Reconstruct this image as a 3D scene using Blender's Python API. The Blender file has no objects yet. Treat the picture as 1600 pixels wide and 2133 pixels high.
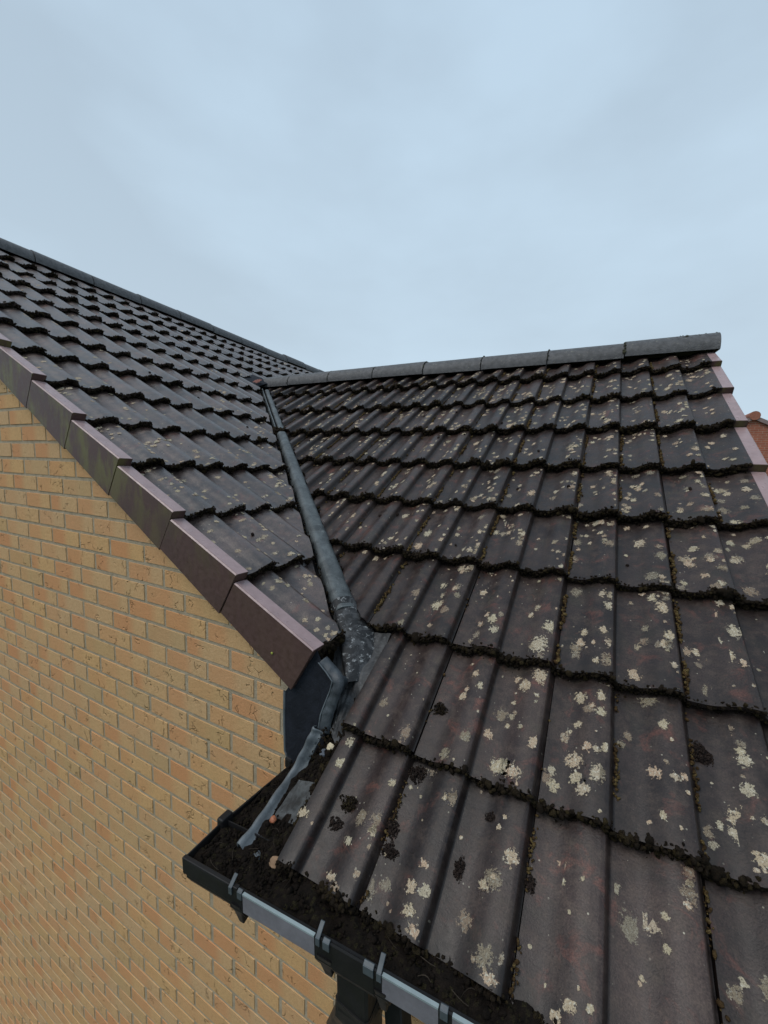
import bpy, bmesh, math, random
import numpy as np
from mathutils import Vector, Matrix
random.seed(7); rng = np.random.default_rng(7)
S = bpy.context.scene
COL = S.collection

# ------------------------------------------------------------------ camera
R_cam = ((0.89357148, 0.44711833, 0.04018973), (-0.08914073, 0.08897852, 0.99203667), (-0.43998175, 0.89003821, -0.11936512))
CAMP = Vector((-0.2437, -0.5742, 0.8376))
cd = bpy.data.cameras.new('camera'); cam = bpy.data.objects.new('camera', cd); COL.objects.link(cam)
r, u, f = [Vector(v) for v in R_cam]
m = Matrix(((r.x, u.x, -f.x, CAMP.x), (r.y, u.y, -f.y, CAMP.y), (r.z, u.z, -f.z, CAMP.z), (0, 0, 0, 1)))
cam.matrix_world = m
cd.sensor_fit = 'HORIZONTAL'; cd.sensor_width = 36; cd.lens = 816.2 / 1600 * 36
cd.shift_x = (800 - 825.2) / 1600; cd.shift_y = (1086.4 - 1066.5) / 1600
cd.clip_start = 0.02; cd.clip_end = 2000
S.camera = cam

# ------------------------------------------------------------------ world: overcast sky
SUN_EL, SUN_AZ = math.radians(55), math.radians(215)     # azimuth clockwise from +Y
w = bpy.data.worlds.new('World'); S.world = w; w.use_nodes = True
nt = w.node_tree; nt.nodes.clear(); N = nt.nodes.new; L = nt.links.new
sky = N('ShaderNodeTexSky'); sky.sky_type = 'NISHITA'; sky.sun_disc = False
sky.sun_elevation = SUN_EL; sky.sun_rotation = SUN_AZ; sky.air_density = 1.0; sky.dust_density = 2.0
bg1 = N('ShaderNodeBackground'); L(sky.outputs[0], bg1.inputs[0]); bg1.inputs[1].default_value = 0.07
tc = N('ShaderNodeTexCoord'); mp = N('ShaderNodeMapping'); mp.inputs['Scale'].default_value = (1, 1, 2.2)
mp.inputs['Location'].default_value = (3.1, 1.7, 0.4)
L(tc.outputs['Generated'], mp.inputs[0])
ns = N('ShaderNodeTexNoise'); ns.inputs['Scale'].default_value = 1.25; ns.inputs['Detail'].default_value = 5; ns.inputs['Roughness'].default_value = 0.5
L(mp.outputs[0], ns.inputs['Vector'])
cr = N('ShaderNodeValToRGB'); e = cr.color_ramp.elements
e[0].position = 0.40; e[0].color = (0.455, 0.575, 0.695, 1); e[1].position = 0.60; e[1].color = (0.56, 0.72, 0.87, 1)
L(ns.outputs[0], cr.inputs[0])
sp = N('ShaderNodeSeparateXYZ'); L(tc.outputs['Generated'], sp.inputs[0])
mr = N('ShaderNodeMapRange'); mr.inputs[1].default_value = 0.0; mr.inputs[2].default_value = 0.75; mr.inputs[3].default_value = 1.0; mr.inputs[4].default_value = 0.0
L(sp.outputs[2], mr.inputs[0])
hz = N('ShaderNodeMixRGB'); hz.inputs[2].default_value = (0.66, 0.80, 0.90, 1)
mlt = N('ShaderNodeMath'); mlt.operation = 'MULTIPLY'; mlt.inputs[1].default_value = 0.62; L(mr.outputs[0], mlt.inputs[0])
L(mlt.outputs[0], hz.inputs[0]); L(cr.outputs[0], hz.inputs[1])
bg2 = N('ShaderNodeBackground'); L(hz.outputs[0], bg2.inputs[0]); bg2.inputs[1].default_value = 1.0
mx = N('ShaderNodeMixShader'); mx.inputs[0].default_value = 0.93
L(bg1.outputs[0], mx.inputs[1]); L(bg2.outputs[0], mx.inputs[2])
wo = N('ShaderNodeOutputWorld'); L(mx.outputs[0], wo.inputs[0])
# sun through cloud
sd = bpy.data.lights.new('sun', 'SUN'); sd.energy = 1.5; sd.angle = math.radians(35); sd.color = (1, 0.93, 0.85)
so = bpy.data.objects.new('sun', sd); COL.objects.link(so)
dv = Vector((math.sin(SUN_AZ) * math.cos(SUN_EL), math.cos(SUN_AZ) * math.cos(SUN_EL), math.sin(SUN_EL)))
so.rotation_euler = dv.to_track_quat('Z', 'Y').to_euler(); so.location = dv * 30
S.view_settings.view_transform = 'Standard'; S.view_settings.look = 'None'
S.view_settings.exposure = 0.0; S.view_settings.gamma = 1.0

# ------------------------------------------------------------------ materials
class MT:
    def __init__(s, name, rough=0.6, spec=0.5):
        s.m = bpy.data.materials.new(name); s.m.use_nodes = True; s.t = s.m.node_tree
        s.b = s.t.nodes['Principled BSDF']; s.b.inputs['Roughness'].default_value = rough
        s.b.inputs['Specular IOR Level'].default_value = spec; s.out = s.t.nodes['Material Output']
    def n(s, ty, **kw):
        x = s.t.nodes.new('ShaderNode' + ty)
        for k, v in kw.items():
            if k in x.inputs: x.inputs[k].default_value = v
            else: setattr(x, k, v)
        return x
    def l(s, a, b): s.t.links.new(a, b)
    def uv(s): return s.n('UVMap').outputs[0]
    def obj(s): return s.n('TexCoord').outputs['Object']
    def noise(s, vec, scale, detail=3, rough=0.55, dist=0.0):
        x = s.n('TexNoise', Scale=scale, Detail=detail, Roughness=rough, Distortion=dist); s.l(vec, x.inputs['Vector']); return x.outputs[0]
    def voro(s, vec, scale, feature='F1', rnd=1.0):
        x = s.n('TexVoronoi', feature=feature); x.inputs['Scale'].default_value = scale; x.inputs['Randomness'].default_value = rnd
        s.l(vec, x.inputs['Vector']); return x
    def ramp(s, fac, p0, p1, c0=(0, 0, 0, 1), c1=(1, 1, 1, 1)):
        x = s.n('ValToRGB'); e = x.color_ramp.elements; e[0].position = p0; e[1].position = p1
        e[0].color = c0 if len(c0) == 4 else (*c0, 1); e[1].color = c1 if len(c1) == 4 else (*c1, 1); s.l(fac, x.inputs[0]); return x.outputs[0]
    def mix(s, fac, a, b, mode='MIX'):
        x = s.n('MixRGB', blend_type=mode)
        for i, v in enumerate((fac, a, b)):
            if hasattr(v, 'is_output'): s.l(v, x.inputs[i])
            elif i == 0: x.inputs[0].default_value = v
            else: x.inputs[i].default_value = (*v, 1) if len(v) == 3 else v
        return x.outputs[0]
    def math(s, op, a, b=0.0, clamp=False):
        x = s.n('Math', operation=op, use_clamp=clamp)
        for i, v in enumerate((a, b)):
            if hasattr(v, 'is_output'): s.l(v, x.inputs[i])
            else: x.inputs[i].default_value = v
        return x.outputs[0]
    def color(s, c):
        if hasattr(c, 'is_output'): s.l(c, s.b.inputs['Base Color'])
        else: s.b.inputs['Base Color'].default_value = (*c, 1)
    def rough(s, c): s.l(c, s.b.inputs['Roughness'])
    def bump(s, h, dist=0.002, strength=1.0):
        x = s.n('Bump', Strength=strength, Distance=dist); s.l(h, x.inputs['Height']); s.l(x.outputs[0], s.b.inputs['Normal'])
    def attr(s, name):
        x = s.n('Attribute', attribute_name=name); q = s.n('SeparateColor'); s.l(x.outputs['Color'], q.inputs[0]); return q.outputs

def mat_tile(name, spec, r0, r1, kb):
    M = MT(name, 0.5, spec); uv = M.uv(); at = M.attr('rnd')
    off = M.n('VectorMath', operation='ADD'); M.l(uv, off.inputs[0])
    cmb = M.n('CombineXYZ'); M.l(M.math('MULTIPLY', at[0], 3.0), cmb.inputs[2]); M.l(cmb.outputs[0], off.inputs[1]); v = off.outputs[0]
    big = M.noise(v, 7, 4, 0.6); mid = M.noise(v, 38, 5, 0.65); fine = M.noise(v, 300, 4, 0.75)
    c = M.mix(M.ramp(big, 0.35, 0.65), (0.016 * kb, 0.0102 * kb, 0.0100 * kb), (0.038 * kb, 0.0250 * kb, 0.0225 * kb))
    c = M.mix(M.math('MULTIPLY', M.ramp(mid, 0.46, 0.66), 0.6), c, (0.064 * kb, 0.046 * kb, 0.038 * kb))
    rust = M.noise(v, 16, 5, 0.7, 0.6)
    c = M.mix(M.math('MULTIPLY', M.ramp(rust, 0.56, 0.70), 0.8), c, (0.115, 0.043, 0.032))
    green = M.noise(v, 11, 4, 0.6)
    c = M.mix(M.math('MULTIPLY', M.ramp(green, 0.55, 0.75), 0.35), c, (0.042, 0.043, 0.028))
    c = M.mix(1.0, c, M.ramp(fine, 0.25, 0.8, (0.30, 0.30, 0.30), (1.95, 1.90, 1.82)), 'MULTIPLY')
    stain = M.noise(v, 9, 5, 0.65, 0.4); c = M.mix(M.math('MULTIPLY', M.ramp(stain, 0.52, 0.66), 0.55), c, (0.012, 0.0085, 0.0075))
    # little pale lichen flecks
    vo = M.voro(v, 170); q = M.n('SeparateColor'); M.l(vo.outputs['Color'], q.inputs[0])
    fl = M.math('MULTIPLY', M.math('LESS_THAN', vo.outputs['Distance'], 0.28), M.math('GREATER_THAN', q.outputs[0], 0.975))
    fl = M.math('MULTIPLY', fl, M.ramp(M.noise(v, 24, 2), 0.45, 0.55))
    c = M.mix(M.math('MULTIPLY', fl, 0.8), c, (0.34, 0.31, 0.24))
    # darker beside the rolls and at the tile ends; soil along the eaves
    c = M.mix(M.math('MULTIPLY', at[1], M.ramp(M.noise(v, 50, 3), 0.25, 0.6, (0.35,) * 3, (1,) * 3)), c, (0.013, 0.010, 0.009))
    tv = M.math('ADD', M.math('MULTIPLY', at[2], 0.5), 0.78); cc = M.n('CombineColor')
    for i in range(3): M.l(tv, cc.inputs[i])
    c = M.mix(1.0, c, cc.outputs[0], 'MULTIPLY')
    M.color(c); M.rough(M.ramp(mid, 0.3, 0.7, (r0,) * 3, (r1,) * 3))
    h = M.math('ADD', M.math('MULTIPLY', fine, 0.5), M.math('MULTIPLY', mid, 1.0)); M.bump(h, 0.0011, 0.9)
    return M.m
def mat_lichen():
    M = MT('lichen', 0.9, 0.2); uv = M.uv(); at = M.attr('rnd'); ob = M.obj()
    gr = M.n('VectorMath', operation='LENGTH'); M.l(uv, gr.inputs[0])
    n1 = M.noise(ob, 130, 4, 0.7); n2 = M.noise(ob, 700, 2, 0.6)
    r_ = M.math('ADD', gr.outputs['Value'], M.math('MULTIPLY', M.math('SUBTRACT', n1, 0.5), 3.3))
    r_ = M.math('ADD', r_, M.math('MULTIPLY', M.math('SUBTRACT', n2, 0.5), 0.35))
    a = M.ramp(M.math('SUBTRACT', 1.30, r_), 0.49, 0.56)
    c = M.mix(at[0], (0.47, 0.41, 0.28), (0.50, 0.36, 0.25)); c = M.mix(M.math('MULTIPLY', at[1], 0.35), c, (0.40, 0.39, 0.31))
    c = M.mix(M.ramp(n2, 0.35, 0.65), M.mix(0.35, c, (0.12, 0.09, 0.07)), c)
    c = M.mix(M.ramp(M.noise(ob, 220, 3), 0.54, 0.66), c, (0.56, 0.52, 0.42))
    M.color(c); M.bump(n2, 0.0015)
    a = M.math('MULTIPLY', a, M.ramp(M.noise(ob, 460, 3, 0.7), 0.36, 0.46, (.25,) * 3, (1,) * 3)); a2 = M.math('MULTIPLY', a, M.math('ADD', M.math('MULTIPLY', at[2], 0.62), 0.38))
    M.l(a2, M.b.inputs['Alpha']); return M.m
def mat_moss(name, dark, mid, light, t0=0.45, t1=0.75):
    M = MT(name, 0.95, 0.1); ob = M.obj(); at = M.attr('rnd')
    n1 = M.noise(ob, 60, 4, 0.7); n2 = M.noise(ob, 500, 3, 0.7)
    c = M.mix(M.ramp(n1, 0.3, 0.65), dark, mid); c = M.mix(M.math('MULTIPLY', M.ramp(at[0], t0, t1), M.ramp(n2, 0.35, 0.6)), c, light)
    c = M.mix(1.0, c, M.ramp(n2, 0.2, 0.8, (0.4,) * 3, (1.6,) * 3), 'MULTIPLY')
    M.color(c); M.bump(n2, 0.004); return M.m
def mat_brick():
    M = MT('yellow_brick', 0.88, 0.25); uv = M.uv(); at = M.attr('rnd'); ob = M.obj()
    sx = M.n('SeparateXYZ'); M.l(uv, sx.inputs[0]); U = sx.outputs[0]
    n1 = M.noise(ob, 14, 4, 0.6); n2 = M.noise(ob, 90, 4, 0.7); n3 = M.noise(ob, 520, 2, 0.7)
    base = M.mix(at[0], (0.63, 0.385, 0.175), (0.58, 0.380, 0.205)); base = M.mix(M.math('MULTIPLY', M.ramp(n2, 0.42, 0.7), 0.5), base, (0.46, 0.25, 0.11))
    base = M.mix(M.math('MULTIPLY', M.ramp(at[2], 0.75, 0.95), 0.35), base, (0.40, 0.29, 0.14))
    # kiss mark: fired orange at one end of each brick
    edge = M.math('ADD', M.math('MULTIPLY', at[1], 0.45), 0.16)
    d = M.math('SUBTRACT', M.math('ADD', U, M.math('MULTIPLY', M.math('SUBTRACT', n2, 0.5), 0.30)), edge)
    k = M.ramp(d, -0.06, 0.22, (1,) * 3, (0,) * 3)
    k = M.math('MULTIPLY', k, M.ramp(at[2], 0.05, 0.75, (0.80,) * 3, (0.22,) * 3))
    c = M.mix(k, base, (0.58, 0.26, 0.115))
    c = M.mix(M.math('MULTIPLY', M.ramp(n1, 0.5, 0.75), 0.2), c, (0.40, 0.28, 0.13))
    vo = M.voro(ob, 240); c = M.mix(M.math('MULTIPLY', M.ramp(vo.outputs['Distance'], 0.12, 0.22, (1,) * 3, (0,) * 3), M.math('MULTIPLY', M.ramp(n2, 0.45, 0.6), 0.55)), c, (0.18, 0.11, 0.055))
    c = M.mix(1.0, c, M.ramp(n3, 0.25, 0.8, (0.8,) * 3, (1.2,) * 3), 'MULTIPLY')
    # creases of the pressed face
    wv = M.n('Mapping'); wv.inputs['Rotation'].default_value = (0, 0.7, 0); wv.inputs['Scale'].default_value = (1, 1, 0.42); M.l(ob, wv.inputs[0])
    dn = M.n('TexNoise', Scale=16, Detail=2); M.l(ob, dn.inputs['Vector'])
    add = M.n('MixRGB', blend_type='ADD'); add.inputs[0].default_value = 0.12; M.l(wv.outputs[0], add.inputs[1]); M.l(dn.outputs['Color'], add.inputs[2])
    ve = M.voro(add.outputs[0], 17, 'DISTANCE_TO_EDGE')
    cr_ = M.math('MULTIPLY', M.ramp(ve.outputs['Distance'], 0.012, 0.045, (1,) * 3, (0,) * 3), M.ramp(M.noise(ob, 22, 2), 0.56, 0.64))
    c = M.mix(M.math('MULTIPLY', cr_, 0.22), c, (0.22, 0.12, 0.05))
    M.color(c)
    h = M.math('SUBTRACT', M.math('ADD', M.math('MULTIPLY', n2, 0.7), M.math('MULTIPLY', n3, 0.3)), M.math('MULTIPLY', cr_, 1.4)); M.bump(h, 0.0032, 1.0)
    return M.m
def mat_simple(name, col, rough=0.6, spec=0.5, var=0.25, scale=20, bump=0.0, bscale=150, metallic=0.0, spot=None, spotk=(0.55, 0.65)):
    M = MT(name, rough, spec); ob = M.obj(); n1 = M.noise(ob, scale, 5, 0.6)
    c = M.mix(M.ramp(n1, 0.3, 0.7), tuple(x * (1 - var) for x in col), tuple(x * (1 + var) for x in col))
    if spot: c = M.mix(M.math('MULTIPLY', M.ramp(M.noise(ob, scale * 2.3, 6, 0.7, 0.5), *spotk), 0.85), c, spot)
    M.color(c); M.b.inputs['Metallic'].default_value = metallic
    if bump: M.bump(M.noise(ob, bscale, 4, 0.6), bump)
    M.rough(M.ramp(M.noise(ob, scale * 1.7, 4), 0.3, 0.7, (max(rough - .12, .05),) * 3, (min(rough + .12, 1),) * 3))
    return M.m
def mat_verge():
    M = MT('brown_verge_plastic', 0.42, 0.5); ob = M.obj()
    mp_ = M.n('Mapping'); mp_.inputs['Scale'].default_value = (5, 5, 1.6); M.l(ob, mp_.inputs[0])
    n1 = M.noise(mp_.outputs[0], 3.0, 5, 0.6, 0.3); n2 = M.noise(ob, 60, 4, 0.6)
    sx = M.n('SeparateXYZ'); M.l(ob, sx.inputs[0])
    c = M.mix(M.ramp(n2, 0.3, 0.7), (0.066, 0.033, 0.029), (0.094, 0.050, 0.045))
    # green algae washed down the faces high on the verge
    hi = M.n('MapRange'); hi.inputs[1].default_value = 0.45; hi.inputs[2].default_value = 0.85; M.l(sx.outputs[2], hi.inputs[0])
    c = M.mix(M.math('MULTIPLY', M.ramp(n1, 0.44, 0.58), M.math('ADD', M.math('MULTIPLY', hi.outputs[0], 0.8), 0.05)), c, (0.125, 0.110, 0.035))
    c = M.mix(M.math('MULTIPLY', M.ramp(M.noise(ob, 7, 3), 0.5, 0.7), 0.3), c, (0.045, 0.03, 0.026))
    M.color(c); M.rough(M.ramp(n2, 0.3, 0.7, (0.46,) * 3, (0.62,) * 3)); M.bump(n2, 0.0006); return M.m
def mat_lead(name, base, dark, pale, k=(0.45, 0.6), scale=26, pk=(0.6, 0.68), ro=.5, sp=.5):
    M = MT(name, ro, sp); ob = M.obj(); n1 = M.noise(ob, scale, 6, 0.7, 0.8); n2 = M.noise(ob, scale * 3.1, 6, 0.75, 0.3)
    c = M.mix(M.ramp(n1, *k), base, dark); c = M.mix(M.ramp(n2, *pk), c, pale)
    M.color(c); M.b.inputs['Metallic'].default_value = 0.15 if sp > .4 else 0.0; M.bump(M.math('ADD', n1, M.math('MULTIPLY', n2, 0.6)), 0.004, 0.8); return M.m
def mat_brickfar():
    M = MT('red_brick_far', 0.9, 0.2); ob = M.obj(); mp_ = M.n('Mapping'); mp_.inputs['Rotation'].default_value = (math.radians(90), 0, 0); M.l(ob, mp_.inputs[0])
    b = M.n('TexBrick', Scale=1.0); b.inputs['Color1'].default_value = (0.36, 0.125, 0.075, 1); b.inputs['Color2'].default_value = (0.29, 0.10, 0.065, 1)
    b.inputs['Mortar'].default_value = (0.36, 0.24, 0.18, 1); b.inputs['Mortar Size'].default_value = 0.006; b.inputs['Brick Width'].default_value = 0.225; b.inputs['Row Height'].default_value = 0.075
    b.offset = 0.5; M.l(mp_.outputs[0], b.inputs['Vector']); n1 = M.noise(ob, 6, 4)
    M.color(M.mix(1.0, b.outputs[0], M.ramp(n1, 0.3, 0.7, (0.85,) * 3, (1.15,) * 3), 'MULTIPLY')); return M.m

TILE = mat_tile('concrete_tile', .38, .32, .52, 1.05); TILEB = mat_tile('glare_concrete_tile', .85, .27, .42, 1.75); LICH = mat_lichen(); BRICK = mat_brick(); VERGE = mat_verge()  # left slope: copy of the same tile, lightened to carry the sky glare
MOSS = mat_moss('moss_dark', (0.009, 0.007, 0.005), (0.024, 0.017, 0.011), (0.042, 0.031, 0.013), 0.6, 0.95)
MOSSJ = mat_moss('moss_brown', (0.030, 0.019, 0.010), (0.095, 0.058, 0.026), (0.17, 0.125, 0.05))
DEBRIS = mat_moss('gutter_dirt', (0.006, 0.005, 0.0045), (0.018, 0.013, 0.010), (0.030, 0.026, 0.012), 0.8, 0.97)
CLUMP = mat_moss('dry_moss', (0.012, 0.009, 0.008), (0.030, 0.021, 0.018), (0.05, 0.035, 0.028))
MORTAR = mat_simple('mortar', (0.40, 0.33, 0.235), 0.95, 0.2, 0.2, 30, 0.004, 260)
RIDGEM = mat_simple('ridge_concrete', (0.072, 0.072, 0.076), 0.55, 0.5, 0.4, 34, 0.004, 160, spot=(0.24, 0.23, 0.18), spotk=(0.62, 0.67))
LEADB = mat_lead('lead_blue', (0.105, 0.120, 0.125), (0.038, 0.044, 0.047), (0.19, 0.205, 0.20), (0.36, 0.62), 13, (0.58, 0.74))
LEADF = mat_lead('lead_flaked', (0.055, 0.058, 0.062), (0.014, 0.015, 0.017), (0.24, 0.25, 0.255), (0.42, 0.52), 17, (0.565, 0.60), .6, .35)
LEADS = mat_lead('lead_dirty', (0.080, 0.080, 0.082), (0.020, 0.020, 0.021), (0.15, 0.155, 0.155), (0.38, 0.60), 15, (0.58, 0.72), .6, .35)
LEADG = mat_lead('lead_grey', (0.135, 0.155, 0.17), (0.065, 0.076, 0.085), (0.22, 0.245, 0.265), (0.4, 0.7), 12, (0.6, 0.8))
PANELM = mat_lead('flashing_dark', (0.016, 0.019, 0.027), (0.010, 0.012, 0.017), (0.055, 0.06, 0.07), (0.4, 0.6), 20, (0.66, 0.74), .8, .2)
FLAPM = mat_lead('lead_flap_grey', (0.065, 0.077, 0.088), (0.028, 0.033, 0.040), (0.13, 0.15, 0.165), (0.4, 0.7), 12, (0.6, 0.8))
VTOP = mat_simple('skylit_verge_top', (0.31, 0.215, 0.215), 0.36, 0.5, 0.12, 30, spot=(.24, .16, .155), spotk=(.6, .75))  # sky reflection on the up-facing flange put into a paler colour
BLACKP = mat_simple('black_plastic', (0.012, 0.0115, 0.012), 0.5, 0.25, 0.3, 18)
GREYP = mat_simple('weathered_grey_plastic', (0.16, 0.155, 0.175), 0.55, 0.5, 0.18, 25, 0.0006, 200)
LIPP = mat_simple('bleached_lip', (0.24, 0.29, 0.30), 0.5, 0.5, 0.15, 25)
CLIPM = mat_simple('clip_grey', (0.06, 0.074, 0.085), 0.45, 0.5, 0.2, 30)
DARKM = mat_simple('dark_void', (0.012, 0.011, 0.011), 0.9, 0.2)

# ------------------------------------------------------------------ mesh helpers
class MB:
    def __init__(s): s.v = []; s.f = []; s.uv = []; s.c = []; s.mi = []
    def face(s, idx, uv=None, c=(0.5, 0, 0.5), mi=0):
        s.f.append(tuple(idx)); s.uv.append(uv or [(0, 0)] * len(idx)); s.c.append(c if isinstance(c, list) else [c] * len(idx)); s.mi.append(mi)
    def add(s, vs): b = len(s.v); s.v += [tuple(x) for x in vs]; return b
    def quad(s, a, b, c_, d, **k): i = s.add((a, b, c_, d)); s.face((i, i + 1, i + 2, i + 3), **k)
    def box(s, o, ax, ay, az, **k):   # o corner, edge vectors
        o, ax, ay, az = map(Vector, (o, ax, ay, az)); i = s.add([o, o + ax, o + ax + ay, o + ay, o + az, o + ax + az, o + ax + ay + az, o + ay + az])
        for q in ((0, 3, 2, 1), (4, 5, 6, 7), (0, 1, 5, 4), (1, 2, 6, 5), (2, 3, 7, 6), (3, 0, 4, 7)): s.face([i + j for j in q], **k)
    def grid(s, P, uv=None, flip=False, closed=False, **k):   # P[i][j]
        ni, nj = len(P), len(P[0]); b = s.add([p for row in P for p in row])
        for i in range(ni - 1):
            for j in range(nj if closed else nj - 1):
                j2 = (j + 1) % nj; q = [b + i * nj + j, b + (i + 1) * nj + j, b + (i + 1) * nj + j2, b + i * nj + j2]
                if flip: q.reverse()
                s.face(q, **k)
        return b
    def build(s, name, mats, parent=None, smooth=False, bevel=0):
        me = bpy.data.meshes.new(name); me.from_pydata([tuple(x) for x in s.v], [], s.f)
        for M_ in (mats if isinstance(mats, list) else [mats]): me.materials.append(M_)
        ul = me.uv_layers.new(name='UVMap'); ul.data.foreach_set('uv', [x for fu in s.uv for p in fu for x in p])
        ca = me.color_attributes.new('rnd', 'FLOAT_COLOR', 'CORNER'); ca.data.foreach_set('color', [x for fc in s.c for p in fc for x in (*p, 1.0)])
        me.polygons.foreach_set('material_index', s.mi); me.polygons.foreach_set('use_smooth', [smooth] * len(s.f)); me.update()
        o = bpy.data.objects.new(name, me); COL.objects.link(o)
        if parent: o.parent = parent
        if bevel:
            b = o.modifiers.new('bevel', 'BEVEL'); b.width = bevel; b.segments = 2; b.limit_method = 'ANGLE'
        return o
def tag(o, label=None, cat=None, group=None, kind=None):
    if label: o['label'] = label
    if cat: o['category'] = cat
    if group: o['group'] = group
    if kind: o['kind'] = kind
    return o
def empty(name, loc=(0, 0, 0)):
    o = bpy.data.objects.new(name, None); o.empty_display_size = 0.1; COL.objects.link(o); o.location = loc; return o
def sstep(x, a, b): t = np.clip((x - a) / (b - a), 0, 1); return t * t * (3 - 2 * t)

# clump meshes (moss): many little lumpy balls in one mesh
def ico(sub):
    bm = bmesh.new(); bmesh.ops.create_icosphere(bm, subdivisions=sub, radius=1.0)
    v = np.array([x.co[:] for x in bm.verts]); f_ = np.array([[q.index for q in x.verts] for x in bm.faces]); bm.free(); return v, f_
ICO = {1: ico(1), 2: ico(2), 3: ico(3)}
def clumps(name, pts, rad, mat, parent=None, sub=None, flat=0.8, nrm=None):
    pts = np.asarray(pts, float); rad = np.asarray(rad, float); V = []; F = []; Cc = []; base = 0
    dist = np.linalg.norm(pts - np.array(CAMP), axis=1)
    for k in range(len(pts)):
        sb = sub or (2 if rad[k] / dist[k] > 0.0045 else 1)
        v, f_ = ICO[sb]; a = rng.normal(size=(3, 3)); q, _ = np.linalg.qr(a)
        d = 1 + 0.32 * np.sin(v @ a[0] * 2.1 + k) + 0.20 * np.sin(v @ a[1] * 4.7 + 2 * k) + rng.normal(0, 0.07, len(v))
        sc = rad[k] * np.array([rng.uniform(.8, 1.35), rng.uniform(.75, 1.2), rng.uniform(.6, 1.0)])
        V.append((v * d[:, None] * sc) @ q.T + pts[k]); F.append(f_ + base); base += len(v); Cc.append(np.full(len(f_) * 3, rng.random()))
    V = np.concatenate(V); F = np.concatenate(F); Cc = np.concatenate(Cc)
    me = bpy.data.meshes.new(name); me.vertices.add(len(V)); me.vertices.foreach_set('co', V.ravel()); me.loops.add(F.size); me.loops.foreach_set('vertex_index', F.ravel().astype(np.int32))
    me.polygons.add(len(F)); me.polygons.foreach_set('loop_start', (np.arange(len(F)) * 3).astype(np.int32)); me.polygons.foreach_set('use_smooth', [True] * len(F)); me.update(calc_edges=True)
    ca = me.color_attributes.new('rnd', 'FLOAT_COLOR', 'CORNER'); col = np.ones((F.size, 4)); col[:, 0] = Cc; ca.data.foreach_set('color', col.ravel()); me.materials.append(mat)
    o = bpy.data.objects.new(name, me); COL.objects.link(o)
    if parent: o.parent = parent
    return o

# ------------------------------------------------------------------ measured geometry
TA, TB = 0.6098, 0.5232; WT = 0.289; HP = WT / 2
YW = 0.2987; YV = 0.2665; VX, VZ = -0.9088, 0.3334; GB = 0.3449
SA = [0, .2961, .6163, .954, 1.2764, 1.5979, 1.939, 2.2775, 2.621, 2.84]
SB = [GB * i for i in range(14)]; SB[13] = 4.43
RAY, RAZ = 2.40, 1.622; RBX, RBZ = -4.835, 2.552; RR = 0.101
XR = 0.3176
class Frame:
    def __init__(s, O, ex, es, en, rows, x0, seed):
        s.O, s.ex, s.es, s.en = map(lambda q: np.array(q, float), (O, ex, es, en)); s.rows = rows; s.x0 = x0
        g = np.random.default_rng(seed); s.j = g.normal(0, 1, (20, 60, 4))
    def P(s, x, t, n): return s.O + s.ex * x + s.es * t + s.en * n
    def prof(s, x):
        p = ((x - s.x0) / HP) % 1.0
        return 0.026 * sstep(p, .28, .72) * (1 - sstep(p, .90, .985)) - 0.0010 * np.sin(np.pi * np.clip(p / .4, 0, 1)) - 0.013
    def surf(s, x, t, row):
        g = s.rows[row + 1] - s.rows[row]; j = int(math.floor((x - s.x0) / WT)) + 20; J = s.j[row, j % 60]; l = (t - s.rows[row]) / g
        return s.prof(x) - 0.030 * l + J[0] * 0.0016 + J[1] * 0.0016 * (1 - l)
    def row(s, t):
        for i in range(len(s.rows) - 1):
            if t < s.rows[i + 1]: return i
        return len(s.rows) - 2
A = Frame((0, 0, 0), (1, 0, 0), (0, math.cos(TA), math.sin(TA)), (0, -math.sin(TA), math.cos(TA)), SA, 0.0, 3)
B = Frame((VX, YV, VZ), (0, 1, 0), (-math.cos(TB), 0, math.sin(TB)), (math.sin(TB), 0, math.cos(TB)), SB, 0.180 - HP, 5)
# valley in plan: x = VA + VK*y
VA_, VK = -0.331, -1.211
vdir = Vector((VK, 1, 0)).normalized(); vn = Vector((vdir.y, -vdir.x, 0))   # vn points to the A side (+x)
def valley(y): return Vector((VA_ + VK * y, y, math.tan(TA) * y))
YT = RAY

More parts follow.
